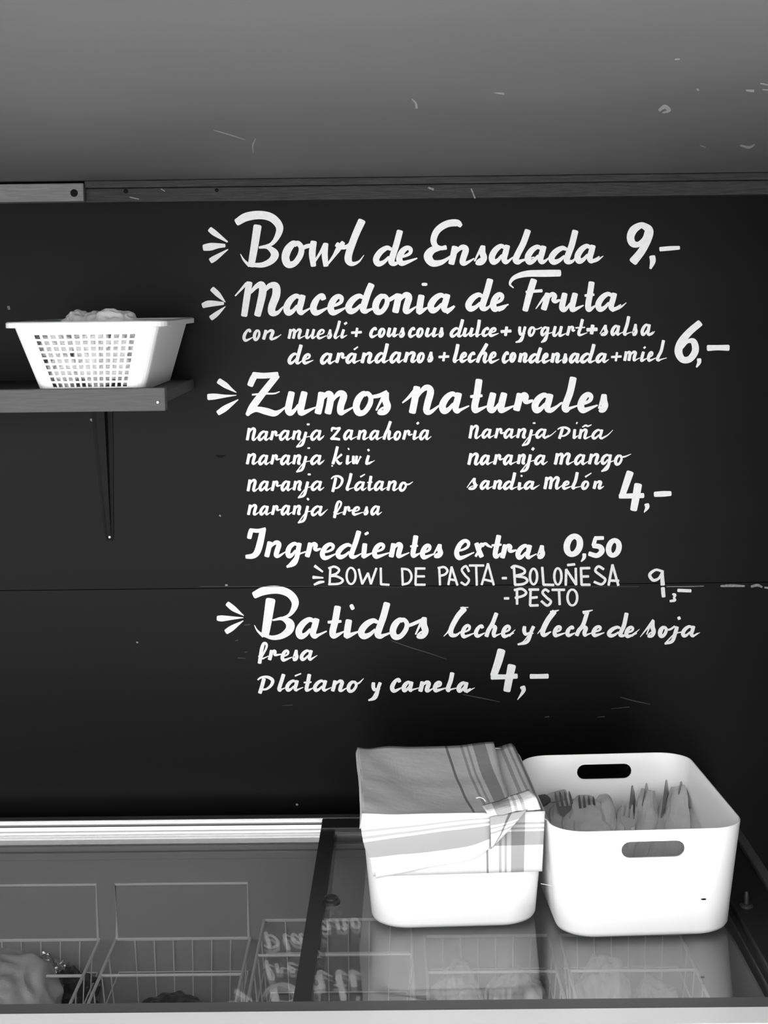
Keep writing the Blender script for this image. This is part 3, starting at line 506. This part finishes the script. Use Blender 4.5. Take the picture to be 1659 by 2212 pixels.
# vertical leg: a tapering pressed plate with a raised middle rib
def leg(pts):      # rows of (z, x centre, half width, rib half width, rib depth)
    g = G(); lo = []
    for z, xc, hw, rw, d in pts:
        lo.append([(xc-hw, -.0003, z), (xc-hw, -.003, z), (xc-rw*1.35, -.004, z), (xc-rw, -d, z), (xc+rw, -d, z), (xc+rw*1.35, -.004, z), (xc+hw, -.003, z), (xc+hw, -.0003, z)])
    return g.loft(lo, True, True, True)
mk('wall_leg', leg([(1.5285, -.450, .0175, .007, .020), (1.46, -.4485, .0150, .006, .016), (1.36, -.446, .0095, .004, .010), (1.302, -.4445, .0065, .0028, .005), (1.294, -.444, .004, .001, .004)]), 'iron', br)
g = G(); lo = []
for y, hw, rw, d in ((-.004, .0175, .007, .020), (-.10, .015, .006, .016), (-.20, .010, .004, .010), (-.29, .0065, .0028, .005)):
    z = 1.5288; lo.append([(-.45-hw, y, z), (-.45-hw, y, z-.003), (-.45-rw*1.35, y, z-.004), (-.45-rw, y, z-d), (-.45+rw, y, z-d), (-.45+rw*1.35, y, z-.004), (-.45+hw, y, z-.003), (-.45+hw, y, z)])
mk('shelf_leg', g.loft(lo, True, True, True), 'iron', br)
for px, py, r in ((229, 908, .002), (237, 1160, .0022)):
    p = at(px, py, y=-.005); mk('screw', disc(G(), (p.x, -.0035, p.z), r, h=.003), 'steel', br)
# perforated basket
def rr(x0, x1, y0, y1, r, z, n=6, front=()):
    """rounded rectangle, counter-clockwise from the front-left corner's end; extra x stops on front and back"""
    P = []
    for cx, cy, a0 in ((x1-r, y0+r, -90), (x1-r, y1-r, 0), (x0+r, y1-r, 90), (x0+r, y0+r, 180)):
        P += [(cx+r*math.cos(math.radians(a0+90*i/n)), cy+r*math.sin(math.radians(a0+90*i/n)), z) for i in range(n+1)]
    return P
BZ0, BZ1 = 1.5462, 1.6370
def bask(t):      # outline at height fraction t
    return (-.4735+(-.5040+.4735)*t, -.3325+(-.3075+.3325)*t, -.331+(-.3455+.331)*t, -.060+(-.030+.060)*t)
def basket_loop(t, inset=0):
    x0, x1, y0, y1 = bask(t); x0 += inset; x1 -= inset; y0 += inset; y1 -= inset; z = BZ0+(BZ1-BZ0)*t; r = .015; n = 5; P = []
    fx = [x0+r+(x1-x0-2*r)*q for q in FX]
    P += [(x, y0, z) for x in fx]
    P += [(x1-r+r*math.sin(math.radians(90*i/n)), y0+r-r*math.cos(math.radians(90*i/n)), z) for i in range(n+1)]
    P += [(x1-r+r*math.cos(math.radians(90*i/n)), y1-r+r*math.sin(math.radians(90*i/n)), z) for i in range(n+1)]
    P += [(x, y1, z) for x in reversed(fx)]
    P += [(x0+r-r*math.sin(math.radians(90*i/n)), y1-r+r*math.cos(math.radians(90*i/n)), z) for i in range(n+1)]
    P += [(x0+r-r*math.cos(math.radians(90*i/n)), y0+r-r*math.sin(math.radians(90*i/n)), z) for i in range(n+1)]
    return P
NC, NR = 13, 9
FX = []
for c in range(NC):
    a = .06+.88*c/NC; FX += [a, a+.88/NC*.66]
FX = [.0]+FX+[1.0]
TZ = [0, .03]
for r_ in range(NR): a = .06+.80*r_/NR; TZ += [a, a+.80/NR*.66]
TZ += [.90, 1.0]
bk = thing('plastic_basket', 'white perforated plastic basket filled with white tissues, on the wall shelf', 'basket', (-.405, -.19, BZ0))
loops = [basket_loop(t) for t in TZ]; n = len(loops[0]); g = G(); g.v = [p for l in loops for p in l]; nf = len(FX)
bstart = nf+12
for i in range(len(TZ)-1):
    rowhole = i >= 2 and (i-2) % 2 == 0 and i < 2+2*NR
    for j in range(n):
        hole = False
        if rowhole and j < nf-1 and j % 2 == 1: hole = True
        if rowhole and bstart <= j < bstart+nf-1 and (j-bstart) % 2 == 1: hole = True
        if not hole: g.f.append((i*n+j, i*n+(j+1) % n, (i+1)*n+(j+1) % n, (i+1)*n+j))
g.f.append(tuple(reversed(range(n))))
wall = mk('basket_wall', g, 'basket', bk, smooth=True)
sm = wall.modifiers.new('thickness', 'SOLIDIFY'); sm.thickness = .0018; sm.offset = -1
x0, x1, y0, y1 = bask(1); g = G(); lo = []
for ins, z in ((0.0, BZ1-.001), (-.0075, BZ1-.0015), (-.0085, BZ1-.006), (-.0098, BZ1-.0055), (-.0098, BZ1+.0005), (-.008, BZ1+.002), (.001, BZ1+.002), (.002, BZ1), (0.0, BZ1-.001)):
    lo.append(rr(x0+ins, x1-ins, y0+ins, y1-ins, max(.004, .016-ins), z, 6))
mk('rim', g.loft(lo), 'basket', bk, smooth=True)
def lump(c, r, seed, sq=(1, 1, 1), amp=.35, f=1.6, sub=5):
    bm = bmesh.new(); bmesh.ops.create_icosphere(bm, subdivisions=sub, radius=1); sv = Vector((seed*3.1, seed*1.7, seed*.9))
    for v in bm.verts:
        d = v.co.normalized(); k = 1+amp*noise.noise(d*f+sv)+amp*.45*noise.noise(d*f*2.7+sv)-amp*.35*abs(noise.noise(d*f*1.9-sv))
        v.co = Vector(c)+Vector((d.x*sq[0], d.y*sq[1], d.z*sq[2]))*r*k
    bm.verts.index_update(); g = G().add([v.co for v in bm.verts], [[v.index for v in f_.verts] for f_ in bm.faces]); bm.free(); return g
TL = [(172, 686, 'low rounded white tissue at the left of the heap in the basket'), (215, 684, 'middle one of the white tissues showing above the basket rim'), (250, 680, 'tallest, pointed white tissue at the right of the heap in the basket')]
for i, (px, py, lb) in enumerate(TL):
    p = at(px, py, y=-.22-.02*i)
    tag(mk('crumpled_tissue', lump((p.x, p.y, p.z-.010-.004*i), .0185 if i < 2 else .023, i+1, (1.35, 1.1, 1.15), .25, 1.3), 'tissue', loc=p, smooth=True, crease=75), lb, 'tissue', 'crumpled tissues heaped above the basket rim')
for i, (x, y, z, r) in enumerate(((-.445, -.297, 1.574, .024), (-.402, -.299, 1.580, .027), (-.362, -.297, 1.574, .024), (-.455, -.300, 1.611, .024), (-.405, -.302, 1.612, .024), (-.358, -.300, 1.608, .022), (-.372, -.240, 1.588, .027), (-.44, -.22, 1.585, .027), (-.40, -.15, 1.58, .03))):
    tag(mk('crumpled_tissue', lump((x, y-.005, z), r*1.04, i+9, (1.0, .85, .9)), 'tissue', loc=(x, y, z), smooth=True, crease=75), 'white tissue packed low in the basket, glimpsed only through its holes', 'tissue', 'tissues inside the basket')
# ================================================================ chest freezer
XL, XR = -1.05, .437
fz = thing('chest_freezer', 'long white chest freezer with sliding glass lids and aluminium rails against the black wall', 'freezer', (-.28, -.43, 0))
def frame_box(g, x0, x1, y0, y1, X0, X1, Y0, Y1, z0, z1):     # hollow tub wall between an inner and an outer rectangle
    i = [(x0, y0), (x1, y0), (x1, y1), (x0, y1)]; o = [(X0, Y0), (X1, Y0), (X1, Y1), (X0, Y1)]
    return g.loft([[(x, y, z0) for x, y in o], [(x, y, z1) for x, y in o], [(x, y, z1) for x, y in i], [(x, y, z0) for x, y in i]], True)
mk('cabinet_body', frame_box(G(), XL, XR, -.732, -.134, XL-.06, XR+.055, -.80, -.05, .06, .835).box(XL-.06, XR+.055, -.80, -.05, .02, .06), 'body', fz)
g = frame_box(G(), XL+.005, XR-.005, -.727, -.139, XL+.0005, XR-.0005, -.7315, -.1345, .30, .834).box(XL, XR, -.73, -.136, .30, .31)
mk('liner', g, 'liner', fz)
bx = .026
back = [(-.052, .836), (-.052, .8560), (-.0530, .8657), (-.0545, .8662), (-.0718, .8662), (-.0722, .8656), (-.0722, .8583), (-.0750, .8582), (-.0752, .8530), (-.0943, .8529), (-.0947, .8463), (-.0949, .836)]
mk('back_rail', G().extrude(back, XL-.06, XR+.004), 'alu', fz)
mk('rail_groove_shade', G().box(XL, XR, -.0757, -.0720, .8563, .8586), 'black', fz)  # black strip added as the painted shade of the rail's groove
mk('gasket', G().box(XL, XR, -.1238, -.0951, .8400, .8440), 'black', fz)
inner = [(-.1240, .8453), (-.1240, .8374), (-.1403, .8372), (-.1404, .8365), (-.1345, .8365), (-.1239, .8453)]
mk('inner_lip', G().box(XL, XR, -.1340, -.1240, .8374, .8453, .001).box(XL, XR, -.1405, -.1240, .826, .8372, .001), 'liner', fz)
front = [(-.719, .838), (-.719, .8455), (-.7335, .8465), (-.7345, .8640), (-.7625, .8642), (-.7632, .8690), (-.7650, .8700), (-.806, .8700), (-.812, .862), (-.812, .838)]
g = G().extrude(front, XL-.06, XR+.06)
mk('front_rail', g, 'body', fz)
mk('front_gasket', G().box(XL, XR+.05, -.7615, -.7336, .8646, .8676, .0006), 'gasket', fz)
ec = mk('end_cap', G().box(XR+.004, XR+.062, -.730, -.046, .836, .866, .002).box(XR-.004, XR+.010, -.730, -.14, .838, .858, .001), 'black', fz)
mk('end_trim', G().box(XR+.062, XR+.076, -.812, -.046, .80, .872, .002), 'gasket', ec)
p = at(1612, 1955, z=.868)
g = G(); disc(g, (p.x, p.y, .866), .009, (0, 0, 1), 16, .004); disc(g, (p.x, p.y, .869), .0032, (0, 0, 1), 14, .018)
tag(mk('lock_pin', g, 'pin', ec, smooth=True), 'small grey upright pin')
# lower, left glass lid
ld = bpy.data.objects.new('glass_lid', None); S.collection.objects.link(ld); ld.parent = fz; ld['label'] = 'left sliding glass lid, lower of the two'
mk('glass_pane', G().box(XL, -.092, -.7185, -.0985, GZ-.0035, GZ+.0003), 'glass', ld)
ld2 = bpy.data.objects.new('glass_lid', None); S.collection.objects.link(ld2); ld2.parent = fz; ld2['label'] = 'right sliding glass lid with a black frame, under the two boxes'
mk('glass_pane', G().box(-.106, XR-.005, -.733, -.1195, LZ-.004, LZ), 'glass', ld2)
g = G().loft([[(x0_, y, z) for x0_, z in ((xa-.0145, LZ-.012), (xa-.0145, LZ+.0015), (xa+.0065, LZ+.0015), (xa+.0065, LZ-.012))] for xa, y in ((-.1085, -.733), (-.1020, -.078))], True, True, True)
g.box(-.1165, XR-.006, -.119, -.0765, LZ-.0027, LZ+.0045, .001).box(-.102, XR-.006, -.7332, -.7265, LZ-.008, LZ+.0012, .0005)
mk('lid_frame', g, 'black', ld2)
g = G(); kp = at(714, 1946, z=LZ+.003)
disc(g, (kp.x+.001, kp.y, LZ), .0125, (0, 0, 1), 24, .006); disc(g, (kp.x+.001, kp.y, LZ+.006), .0095, (0, 0, 1), 24, .004)
mk('lid_knob', g, 'black', ld2, smooth=True)
# wire baskets hanging in the freezer
def wire_basket(x0, x1, y0, y1, z1, label, back=True, depth=.17):
    r = thing('wire_basket', label, 'wire basket', ((x0+x1)/2, (y0+y1)/2, z1-depth), 'wire baskets inside the freezer')
    g = G().tube([(x0, y0, z1), (x1, y0, z1), (x1, y1, z1), (x0, y1, z1)], .0026, 8, True)
    ym = y0+(y1-y0)*.76; g.tube([(x0, ym, z1), (x1, ym, z1)], .0024, 8)
    mk('rim', g, 'wire', r, smooth=True)
    if back:
        mk('hanger', G().tube([(x0+.002, y1, z1), (x0+.002, y1+.001, .787), (x1-.002, y1+.001, .787), (x1-.002, y1, z1)], .0022, 8), 'wire', r, smooth=True)
    g = G(); zb = z1-depth; k = .012
    nx = 7; ny = 9
    for i in range(1, nx):
        x = x0+(x1-x0)*i/nx; xx = x+( (x0+x1)/2-x)*.08
        g.tube([(x, y1, z1), (xx, y1-k, zb), (xx, y0+k, zb), (x, y0, z1)], .0012, 5)
    for i in range(1, ny):
        y = y0+(y1-y0)*i/ny; g.tube([(x0, y, z1), (x0+k, y, zb), (x1-k, y, zb), (x1, y, z1)], .0012, 5)
    for q in (.30, .66):
        z = z1-depth*q; s_ = k*q; g.tube([(x0+s_, y0+s_, z), (x1-s_, y0+s_, z), (x1-s_, y1-s_, z), (x0+s_, y1-s_, z)], .0013, 5, True)
    mk('wire_mesh', g, 'wire', r); return r
wire_basket(-.665, -.4565, -.69, -.140, .700, 'leftmost wire basket in the freezer, holding the cloudy bag')
wire_basket(-.4315, -.2265, -.69, -.140, .700, 'wire basket left of the black lid bar, with a dark bag in it')
wire_basket(-.2045, .020, -.69, -.140, .728, 'wire basket under the black lid bar and the towel covered box', False)
wire_basket(.040, .228, -.69, -.140, .700, 'wire basket under the right half of the towel covered box', False)
wire_basket(.245, .428, -.69, -.140, .700, 'rightmost wire basket, under the open box of cutlery', False)
def item(name, c, r, seed, sq, m, label, cat, amp=.3, f=1.4):
    return tag(mk(name, lump(c, r, seed, sq, amp, f, 6), m, loc=c, smooth=True, crease=120), label, cat)
def rest_z(z1, depth=.17): return z1-depth+.002
item('frozen_bag', (-.580, -.270, .640), .098, 3, (.88, .95, 1.0), 'bag', 'big cloudy grey plastic bag in the leftmost freezer basket', 'bag', .22)
tag(mk('packet', lump((-.528, -.165, .640), .032, 5, (1.1, .8, 1.3), .5, 2.2), 'foil', loc=(-.528, -.165, .64), smooth=True), 'shiny crumpled foil packet beside the cloudy bag', 'packet')
tag(mk('packet', lump((-.494, -.175, .620), .034, 8, (1.0, .8, 1.4), .5, 2.0), 'bagd', loc=(-.494, -.175, .62), smooth=True), 'small dark packet between the foil packet and the basket wires', 'packet')
item('frozen_bag', (-.335, -.215, .585), .068, 6, (1.0, .95, .9), 'bagd', 'dark round bag in the basket left of the black lid bar', 'bag', .25)
item('frozen_bag', (-.085, -.30, .600), .060, 11, (1.1, 1.3, .8), 'bagd', 'dark bag in the basket below the black lid bar', 'bag', .25)
item('frozen_bag', (.085, -.205, .620), .052, 12, (.72, 1.1, 1.2), 'pale', 'pale bag under the glass in front of the towel covered box', 'bag')
item('frozen_bag', (.172, -.215, .615), .056, 13, (.80, 1.1, 1.15), 'bag', 'grey bag under the glass, right of the pale one', 'bag')
item('frozen_bag', (.302, -.215, .625), .060, 14, (.68, 1.1, 1.2), 'pale', 'tall pale bag under the glass in front of the cutlery box', 'bag')
item('frozen_bag', (.382, -.23, .605), .056, 15, (.70, 1.2, 1.0), 'bag', 'grey bag at the right end of the freezer', 'bag')
# ================================================================ the two boxes
BW, BL, BH, TP, TH = .1227, .34, .145, .0123, .0026
class Place:
    """the frame of one box: u to the right, v to the back, z up from the glass"""
    def __init__(s, x, y, a): s.o = Vector((x, y, LZ+.0004)); s.u = Vector((math.cos(a), math.sin(a), 0)); s.w = Vector((-math.sin(a), math.cos(a), 0))
    def __call__(s, u, v, z): return s.o+s.u*u+s.w*v+Vector((0, 0, z))
PL, PR = Place(.0745, -.5234, .048), Place(.3142, -.5584, .052)
PL.bw, PR.bw = .1185, .1227
def boxloop(P, z, inset, r):
    return [P(x, y, z) for x, y, _ in rr(-P.bw+inset, P.bw-inset, inset, BL-inset, r, 0, 8)]
def slot_shape(P, v, c, zc, w, h):
    lo = []
    for dv in (-.03, .03):
        L = []
        for i in range(9): a = math.radians(-90+180*i/8); L.append(P(c+w/2-h/2+h/2*math.cos(a), v+dv, zc+h/2*math.sin(a)))
        for i in range(9): a = math.radians(90+180*i/8); L.append(P(c-w/2+h/2+h/2*math.cos(a), v+dv, zc+h/2*math.sin(a)))
        lo.append(L)
    return G().loft(lo, True, True, True)
def storage_box(P, label, slots):
    def ins(z): return TP*(1-z/BH)
    lo = []
    for z, e in ((0, .010), (.0012, .0055), (.004, .002), (.009, 0)): lo.append(boxloop(P, z, ins(z)+e, .042))
    for z in (.04, .08, .12, BH-.001): lo.append(boxloop(P, z, ins(z), .044))
    lo.append(boxloop(P, BH, .0008, .0435)); lo.append(boxloop(P, BH, TH-.0005, .042)); lo.append(boxloop(P, BH-.0012, TH, .0415))
    for z in (.12, .08, .04, .010): lo.append(boxloop(P, z, ins(z)+TH, .0415))
    lo.append(boxloop(P, .0035, ins(.003)+TH+.006, .038))
    o = mk('storage_box', G().loft(lo, True, True, True), 'plastic', loc=P(0, BL/2, 0), smooth=False)
    for v in slots:
        cut = mk('slot_cutter', slot_shape(P, v, .0035, .1195, .0795, .0215), 'plastic')
        md = o.modifiers.new('slot', 'BOOLEAN'); md.operation = 'DIFFERENCE'; md.solver = 'EXACT'; md.object = cut
        dg = bpy.context.evaluated_depsgraph_get(); me = bpy.data.meshes.new_from_object(o.evaluated_get(dg))
        o.modifiers.clear(); o.data = me; bpy.data.objects.remove(cut)
    o.data.shade_smooth(); o.data.set_sharp_from_angle(angle=math.radians(32))
    return tag(o, label, 'storage box', 'white plastic storage boxes on the freezer')
storage_box(PL, 'left white plastic box, draped with the striped towel', (.006, BL-.006))
rb = storage_box(PR, 'right open white plastic box with oval grip holes, full of wrapped cutlery', (.006, BL-.006))
p = at(1507, 1932, y=-.5584+.008)
mk('speck', lump(PR(.069, .0066, .051), .0024, 4, (1.4, .25, .5), .3, 2, 2), 'hole', rb)
# ================================================================ tea towel over the left box
tw = thing('tea_towel', 'pale tea towel with grey border stripes, draped over the left box', 'towel', PL(0, BL/2, BH))
def patch(rows, uvf, name, nu=28, nv=20, thick=.0011, wob=.0, seed=0, m='towel'):
    """smooth cloth sheet through a grid of 3-D control points"""
    g = G(); uv = []; R = len(rows)
    def cr(P, t):
        n_ = len(P)-1; x = min(t*n_, n_-1e-6); i = int(x); f_ = x-i
        p1, p2 = P[i], P[i+1]; p0 = P[i-1] if i else p1*2-p2; p3 = P[i+2] if i+2 <= n_ else p2*2-p1
        return .5*((2*p1)+(p2-p0)*f_+(2*p0-5*p1+4*p2-p3)*f_*f_+(3*p1-p0-3*p2+p3)*f_**3)
    for j in range(nv+1):
        for i in range(nu+1):
            u, v = i/nu, j/nv; p = cr([cr([Vector(q) for q in r], u) for r in rows], v)
            if wob: p = p+Vector((0, 0, 1))*wob*noise.noise(Vector((u*4+seed, v*5, seed)))+Vector((0, -1, 0))*wob*.6*noise.noise(Vector((u*5, v*3+seed, 3)))
            g.v.append(tuple(p)); uv.append(uvf(u, v))
    for j in range(nv):
        for i in range(nu): g.f.append((j*(nu+1)+i, j*(nu+1)+i+1, (j+1)*(nu+1)+i+1, (j+1)*(nu+1)+i))
    o = mk(name, g, m, tw, smooth=True, uv=uv)
    md = o.modifiers.new('thickness', 'SOLIDIFY'); md.thickness = thick; md.offset = 0
    return o
ZT = BH+.0022
def top(u, v, dz=0): return PL(u, v, ZT+dz)
def fr(px, py, off=.0030):
    """pixel to a point just in front of the box's sloping front face"""
    z = .07
    for _ in range(6):
        v = TP*(1-max(0, min(BH, z))/BH)-off; q = PL(0, v, 0); d = at(px, py, y=q.y)
        w = (d-PL.o); uu = w.dot(PL.u); q = PL(uu, v, 0); d = at(px, py, y=q.y); z = d.z-PL.o.z
    return Vector((d.x, q.y, d.z))
# sheet lying over the opening, with its narrow overhang on the left
W_ = PL.bw
rows = []
LE = ((BL+.004, -W_+.003), (BL*.80, -W_+.003), (BL*.62, -W_+.004), (BL*.45, -W_+.003), (BL*.25, -W_+.002), (.05, -W_+.001), (-.0015, -W_-.001))
for v, lf in LE:
    sag = math.sin(math.pi*max(0, min(1, v/BL)))**.7
    rows.append([top(lf, v, .001), top(lf+.03, v, -.004*sag), top(-.04, v, -.011*sag), top(.03, v, -.012*sag), top(.085-.01*(1-v/BL), v, -.006*sag+.004)])
R0 = .083
def uv_top(u, v):
    s_ = (1-u)*20.2; return (s_+.3+0*v, 9.5)
patch(rows, lambda u, v: (22.2+1.2*v-21*u, 9.5), 'cloth', 40, 40, .0012, .0035, 2)
# overhanging left hem, folded down along the edge
rows = [[top(lf, v, .001) for v, lf in LE], [top(lf-.0025, v, -.006-.006*math.sin(9*v)**2) for v, lf in LE]]
patch(rows, lambda u, v: (.3+v*1.5, 9.5), 'hem', 30, 6, .0011, .0015, 5)
# second layer on the right of the top, sloping to the other box
rows = []
for v in (BL+.004, BL*.7, BL*.45, BL*.2, .03, -.001):
    sag = math.sin(math.pi*max(0, min(1, v/BL)))
    rows.append([top(.066, v, -.010*sag-.001), top(.088, v, -.004), top(.106, v, .0005), top(W_-.003, v, -.002), top(W_+.002, v, -.012)])
patch(rows, lambda u, v: (2.2+(1-u)*5.6, 9.5), 'cloth', 24, 24, .0011, .0015, 7)
# layer against the box front: whole width, striped both ways
xs = [.0, .25, .5, .75, 1.0]
tl, tr_, bl_, br_ = (786, 1762), (1177, 1752), (806, 1893), (1171, 1882)
def lerp2(a, b, t): return (a[0]+(b[0]-a[0])*t, a[1]+(b[1]-a[1])*t)
rows = [[fr(*lerp2(lerp2(tl, tr_, u), lerp2(bl_, br_, u), v), .0016) for u in xs] for v in (0, .33, .66, 1)]
patch(rows, lambda u, v: ((1-u)*24-.1, 2.5+(.56-v)*10), 'front_layer', 30, 12, .001)
# outer, slightly skewed layer folded over the front edge
TLp = [(782, 1757), (850, 1759), (930, 1757), (1010, 1756), (1062, 1757)]
A1 = [(780, 1790), (850, 1784), (930, 1777), (1010, 1768), (1061, 1764)]
A2 = [(790, 1838), (850, 1828), (930, 1816), (1010, 1806), (1060, 1796)]
A3 = [(808, 1868), (852, 1868), (930, 1866), (1012, 1852), (1058, 1828)]
A4 = [(812, 1897), (860, 1888), (930, 1872), (1016, 1856), (1057, 1832)]
rows = [[fr(*q, o_) for q in A_] for A_, o_ in ((TLp, .0040), (A1, .0062), (A2, .0068), (A3, .0068), (A4, .0062))]
def uv_outer(u, v):
    return (9.6, 2.5+(.61-v)*11)
patch(rows, uv_outer, 'outer_layer', 36, 20, .0012, .0008, 9)
# twisted corner fold at the right
F0 = [(1041, 1741), (1075, 1731), (1108, 1718), (1142, 1706)]
F1 = [(1049, 1752), (1080, 1743), (1115, 1733), (1158, 1722)]
F2 = [(1058, 1764), (1085, 1760), (1120, 1752), (1168, 1748)]
def fpt(q, z, y): p = at(q[0], q[1], y=PL.o.y+y); return p
rows = [[fpt(q, 0, .018) for q in F0], [fpt(q, 0, -.004) for q in F1], [fpt(q, 0, -.012) for q in F2]]
patch(rows, lambda u, v: (9.4, 1.2+u*6.5), 'folded_corner', 20, 10, .0014, .001, 4)
H0 = [(1058, 1764), (1085, 1760), (1112, 1755), (1140, 1748)]
H1 = [(1059, 1784), (1080, 1780), (1100, 1775), (1122, 1768)]
H2 = [(1060, 1806), (1074, 1802), (1088, 1797), (1102, 1790)]
H3 = [(1060, 1834), (1063, 1831), (1066, 1828), (1069, 1824)]
rows = [[fpt(q, 0, y) for q in H] for H, y in ((H0, -.0125), (H1, -.0165), (H2, -.0145), (H3, -.0065))]
patch(rows, lambda u, v: (6.0+3*u, 3.0+v*5.5), 'hanging_fold', 18, 14, .0013, .0008, 6)
g = G(); pts = [(1028, 1724), (1036, 1722), (1044, 1725), (1049, 1731)]
g.tube([fpt(q, 0, .004) for q in pts], .0006, 5); mk('loose_thread', g, 'napkin', tw)
g = G().tube([at(*q, y=-.515) for q in ((1168, 1909), (1180, 1911), (1197, 1915))], .0005, 5); mk('loose_thread', g, 'napkin', tw)
# ================================================================ wrapped cutlery in the right box
def roll(p0, p1, r0, r1, seed, flat=.7, tip=.75):
    """paper wrapped round cutlery: a creased tube, fuller below and pinched at the top"""
    p0, p1 = Vector(p0), Vector(p1); a = (p1-p0).normalized(); u = a.cross(Vector((0, 0, 1))).normalized(); w = u.cross(a); lo = []; n = 36
    for i in range(29):
        t = i/28; c = p0.lerp(p1, t)+w*.004*math.sin(t*5+seed); r = r0+(r1-r0)*t
        if t > .86: r *= 1-(1-tip)*((t-.86)/.14)**1.4
        if t < .08: r *= .75+3*t
        L = []
        for j in range(n):
            b = math.tau*j/n; k = 1+.30*noise.noise(Vector((math.cos(b)*1.6+seed, math.sin(b)*1.6, t*4)))+.20*abs(math.sin(1.5*b+seed+2.5*t))-.10+.10*noise.noise(Vector((math.cos(b)*4+seed, math.sin(b)*4, t*11)))
            L.append(c+u*math.cos(b)*r*k+w*math.sin(b)*r*flat*k+a*(.006*math.sin(2*b+seed) if i == 28 else 0))
        lo.append(L)
    return G().loft(lo, True, True, True)
def basis(p0, p1, face):
    a = (Vector(p1)-Vector(p0)).normalized(); s_ = a.cross(Vector(face)).normalized(); return a, s_, s_.cross(a)
def flatbar(g, P, a, s_, n_, prof, th):
    lo = []
    for d, c, hw in prof:
        q = P+a*d+s_*c; lo.append([q-s_*hw-n_*th, q+s_*hw-n_*th, q+s_*hw+n_*th, q-s_*hw+n_*th])
    return g.loft(lo, True, True, True)
def fork(p0, p1, face, label, m='cutlery'):
    """p1 is the end of the tines"""
    a, s_, n_ = basis(p0, p1, face); P = Vector(p1); r = thing('fork', label, 'fork', p0, 'forks in the cutlery box'); L = (Vector(p1)-Vector(p0)).length
    mk('handle', flatbar(G(), P, a, s_, n_, [(-L, 0, .0065), (-L*.8, 0, .006), (-.075, 0, .0026), (-.058, 0, .0032)], .0009), m, r)
    g = flatbar(G(), P, a, s_, n_, [(-.060, 0, .003), (-.052, 0, .009), (-.040, 0, .0115), (-.036, 0, .0118)], .0008); mk('head', g, m, r)
    for k in range(4):
        c = (-1.5+k)*.0066; mk('tine', flatbar(G(), P, a, s_, n_, [(-.038, c, .0018), (-.008, c, .0015), (0, c, .0006)], .0008), m, r)
    return r
def knife(p0, p1, face, label, hm='handle', bm_='cutlery', hl=.08):
    """p1 is the far end of the blade"""
    a, s_, n_ = basis(p0, p1, face); P = Vector(p0); L = (Vector(p1)-Vector(p0)).length; r = thing('knife', label, 'knife', p0, 'knives in the cutlery box')
    mk('handle', flatbar(G(), P, a, s_, n_, [(0, 0, .005), (.004, 0, .0090), (hl*.5, 0, .0085), (hl*.92, 0, .0065), (hl, 0, .003)], .004), hm, r)
    mk('blade', flatbar(G(), P, a, s_, n_, [(hl-.002, 0, .006), (hl+.02, .0005, .0085), (L-.02, .0005, .008), (L-.004, -.003, .004), (L, -.005, .001)], .0008), bm_, r)
    return r
def pin(px, py, u=None, z=None):
    """point of a pixel at height z above the glass"""
    return at(px, py, z=PR.o.z+z)
def nap(p0, p1, r0, r1, seed, label, **k):
    return tag(mk('napkin_roll', roll(p0, p1, r0, r1, seed, **k), 'napkin', loc=p0, smooth=True, crease=70), label, 'napkin', 'paper napkins wrapped around cutlery')
VF = .03
nap(PR(.035, VF, .055), pin(1466, 1704, z=.100), .025, .014, 1, 'rightmost tall paper napkin roll in the open box', flat=.8)
nap(PR(.068, VF+.01, .045), pin(1508, 1745, z=.080), .022, .013, 8, 'low napkin roll against the right wall of the open box')
nap(PR(-.005, VF, .060), pin(1400, 1716, z=.094), .022, .012, 2, 'slim pointed napkin roll in the middle of the open box')
nap(PR(-.028, VF, .062), pin(1352, 1756, z=.088), .018, .011, 3, 'small low napkin roll in front of the pale fork')
nap(PR(-.058, VF, .056), pin(1306, 1732, z=.092), .024, .015, 4, 'napkin roll just right of the wide crumpled one', flat=.75)
nap(PR(-.068, VF-.004, .074), pin(1262, 1732, z=.094), .032, .026, 5, 'widest crumpled napkin roll at the left front of the open box', flat=.55, tip=.7)
nap(PR(-.092, VF+.02, .062), pin(1203, 1742, z=.090), .017, .013, 6, 'shaded napkin roll at the left wall of the open box')
nap(PR(.015, VF+.015, .075), pin(1437, 1722, z=.090), .011, .007, 7, 'thin napkin tip peeking out left of the tall roll', flat=.6)
for i, (u_, v_, z_, l_) in enumerate(((-.05, .20, .035, 'left'), (.01, .22, .035, 'middle'), (.06, .21, .035, 'right'))):
    nap(PR(u_, v_-.13, .03), PR(u_*.95, v_+.07, .045), .026, .022, 20+i, f'napkin roll lying deep in the open box, {l_} one of the bottom layer', flat=.9)
FC = (0, -1, .35)
fork(PR(-.074, .07, .055), pin(1214, 1711, z=.112), FC, 'fork with dark tines at the left, beside the black knife handle')
fork(PR(-.062, .04, .06), pin(1266, 1720, z=.112), FC, 'fork with tines rising from the wide crumpled napkin')
fork(PR(-.028, .05, .06), pin(1361, 1737, z=.104), FC, 'pale fork between the napkins, near the middle of the box', 'palefork')
knife(pin(1144, 1738, z=.112), pin(1226, 1713, z=.094), (0, -.8, .6), 'knife with the thick black handle at the left wall of the box', hl=.058)
knife(PR(-.012, .10, .05), pin(1369, 1704, z=.106), (.8, -.7, .2), 'knife blade sticking up left of the slim napkin roll', 'cutlery')
knife(PR(.004, .12, .05), pin(1399, 1699, z=.104), (1, -.6, .2), 'knife tip rising behind the slim napkin roll', 'cutlery')
knife(PR(.035, .12, .05), pin(1442, 1692, z=.108), (1, -.8, .2), 'dark knife tip at the left of the tall napkin roll', 'cutlery')
knife(PR(.050, .12, .05), pin(1474, 1695, z=.106), (1, -.8, .2), 'dark knife tip at the right of the tall napkin roll', 'cutlery')
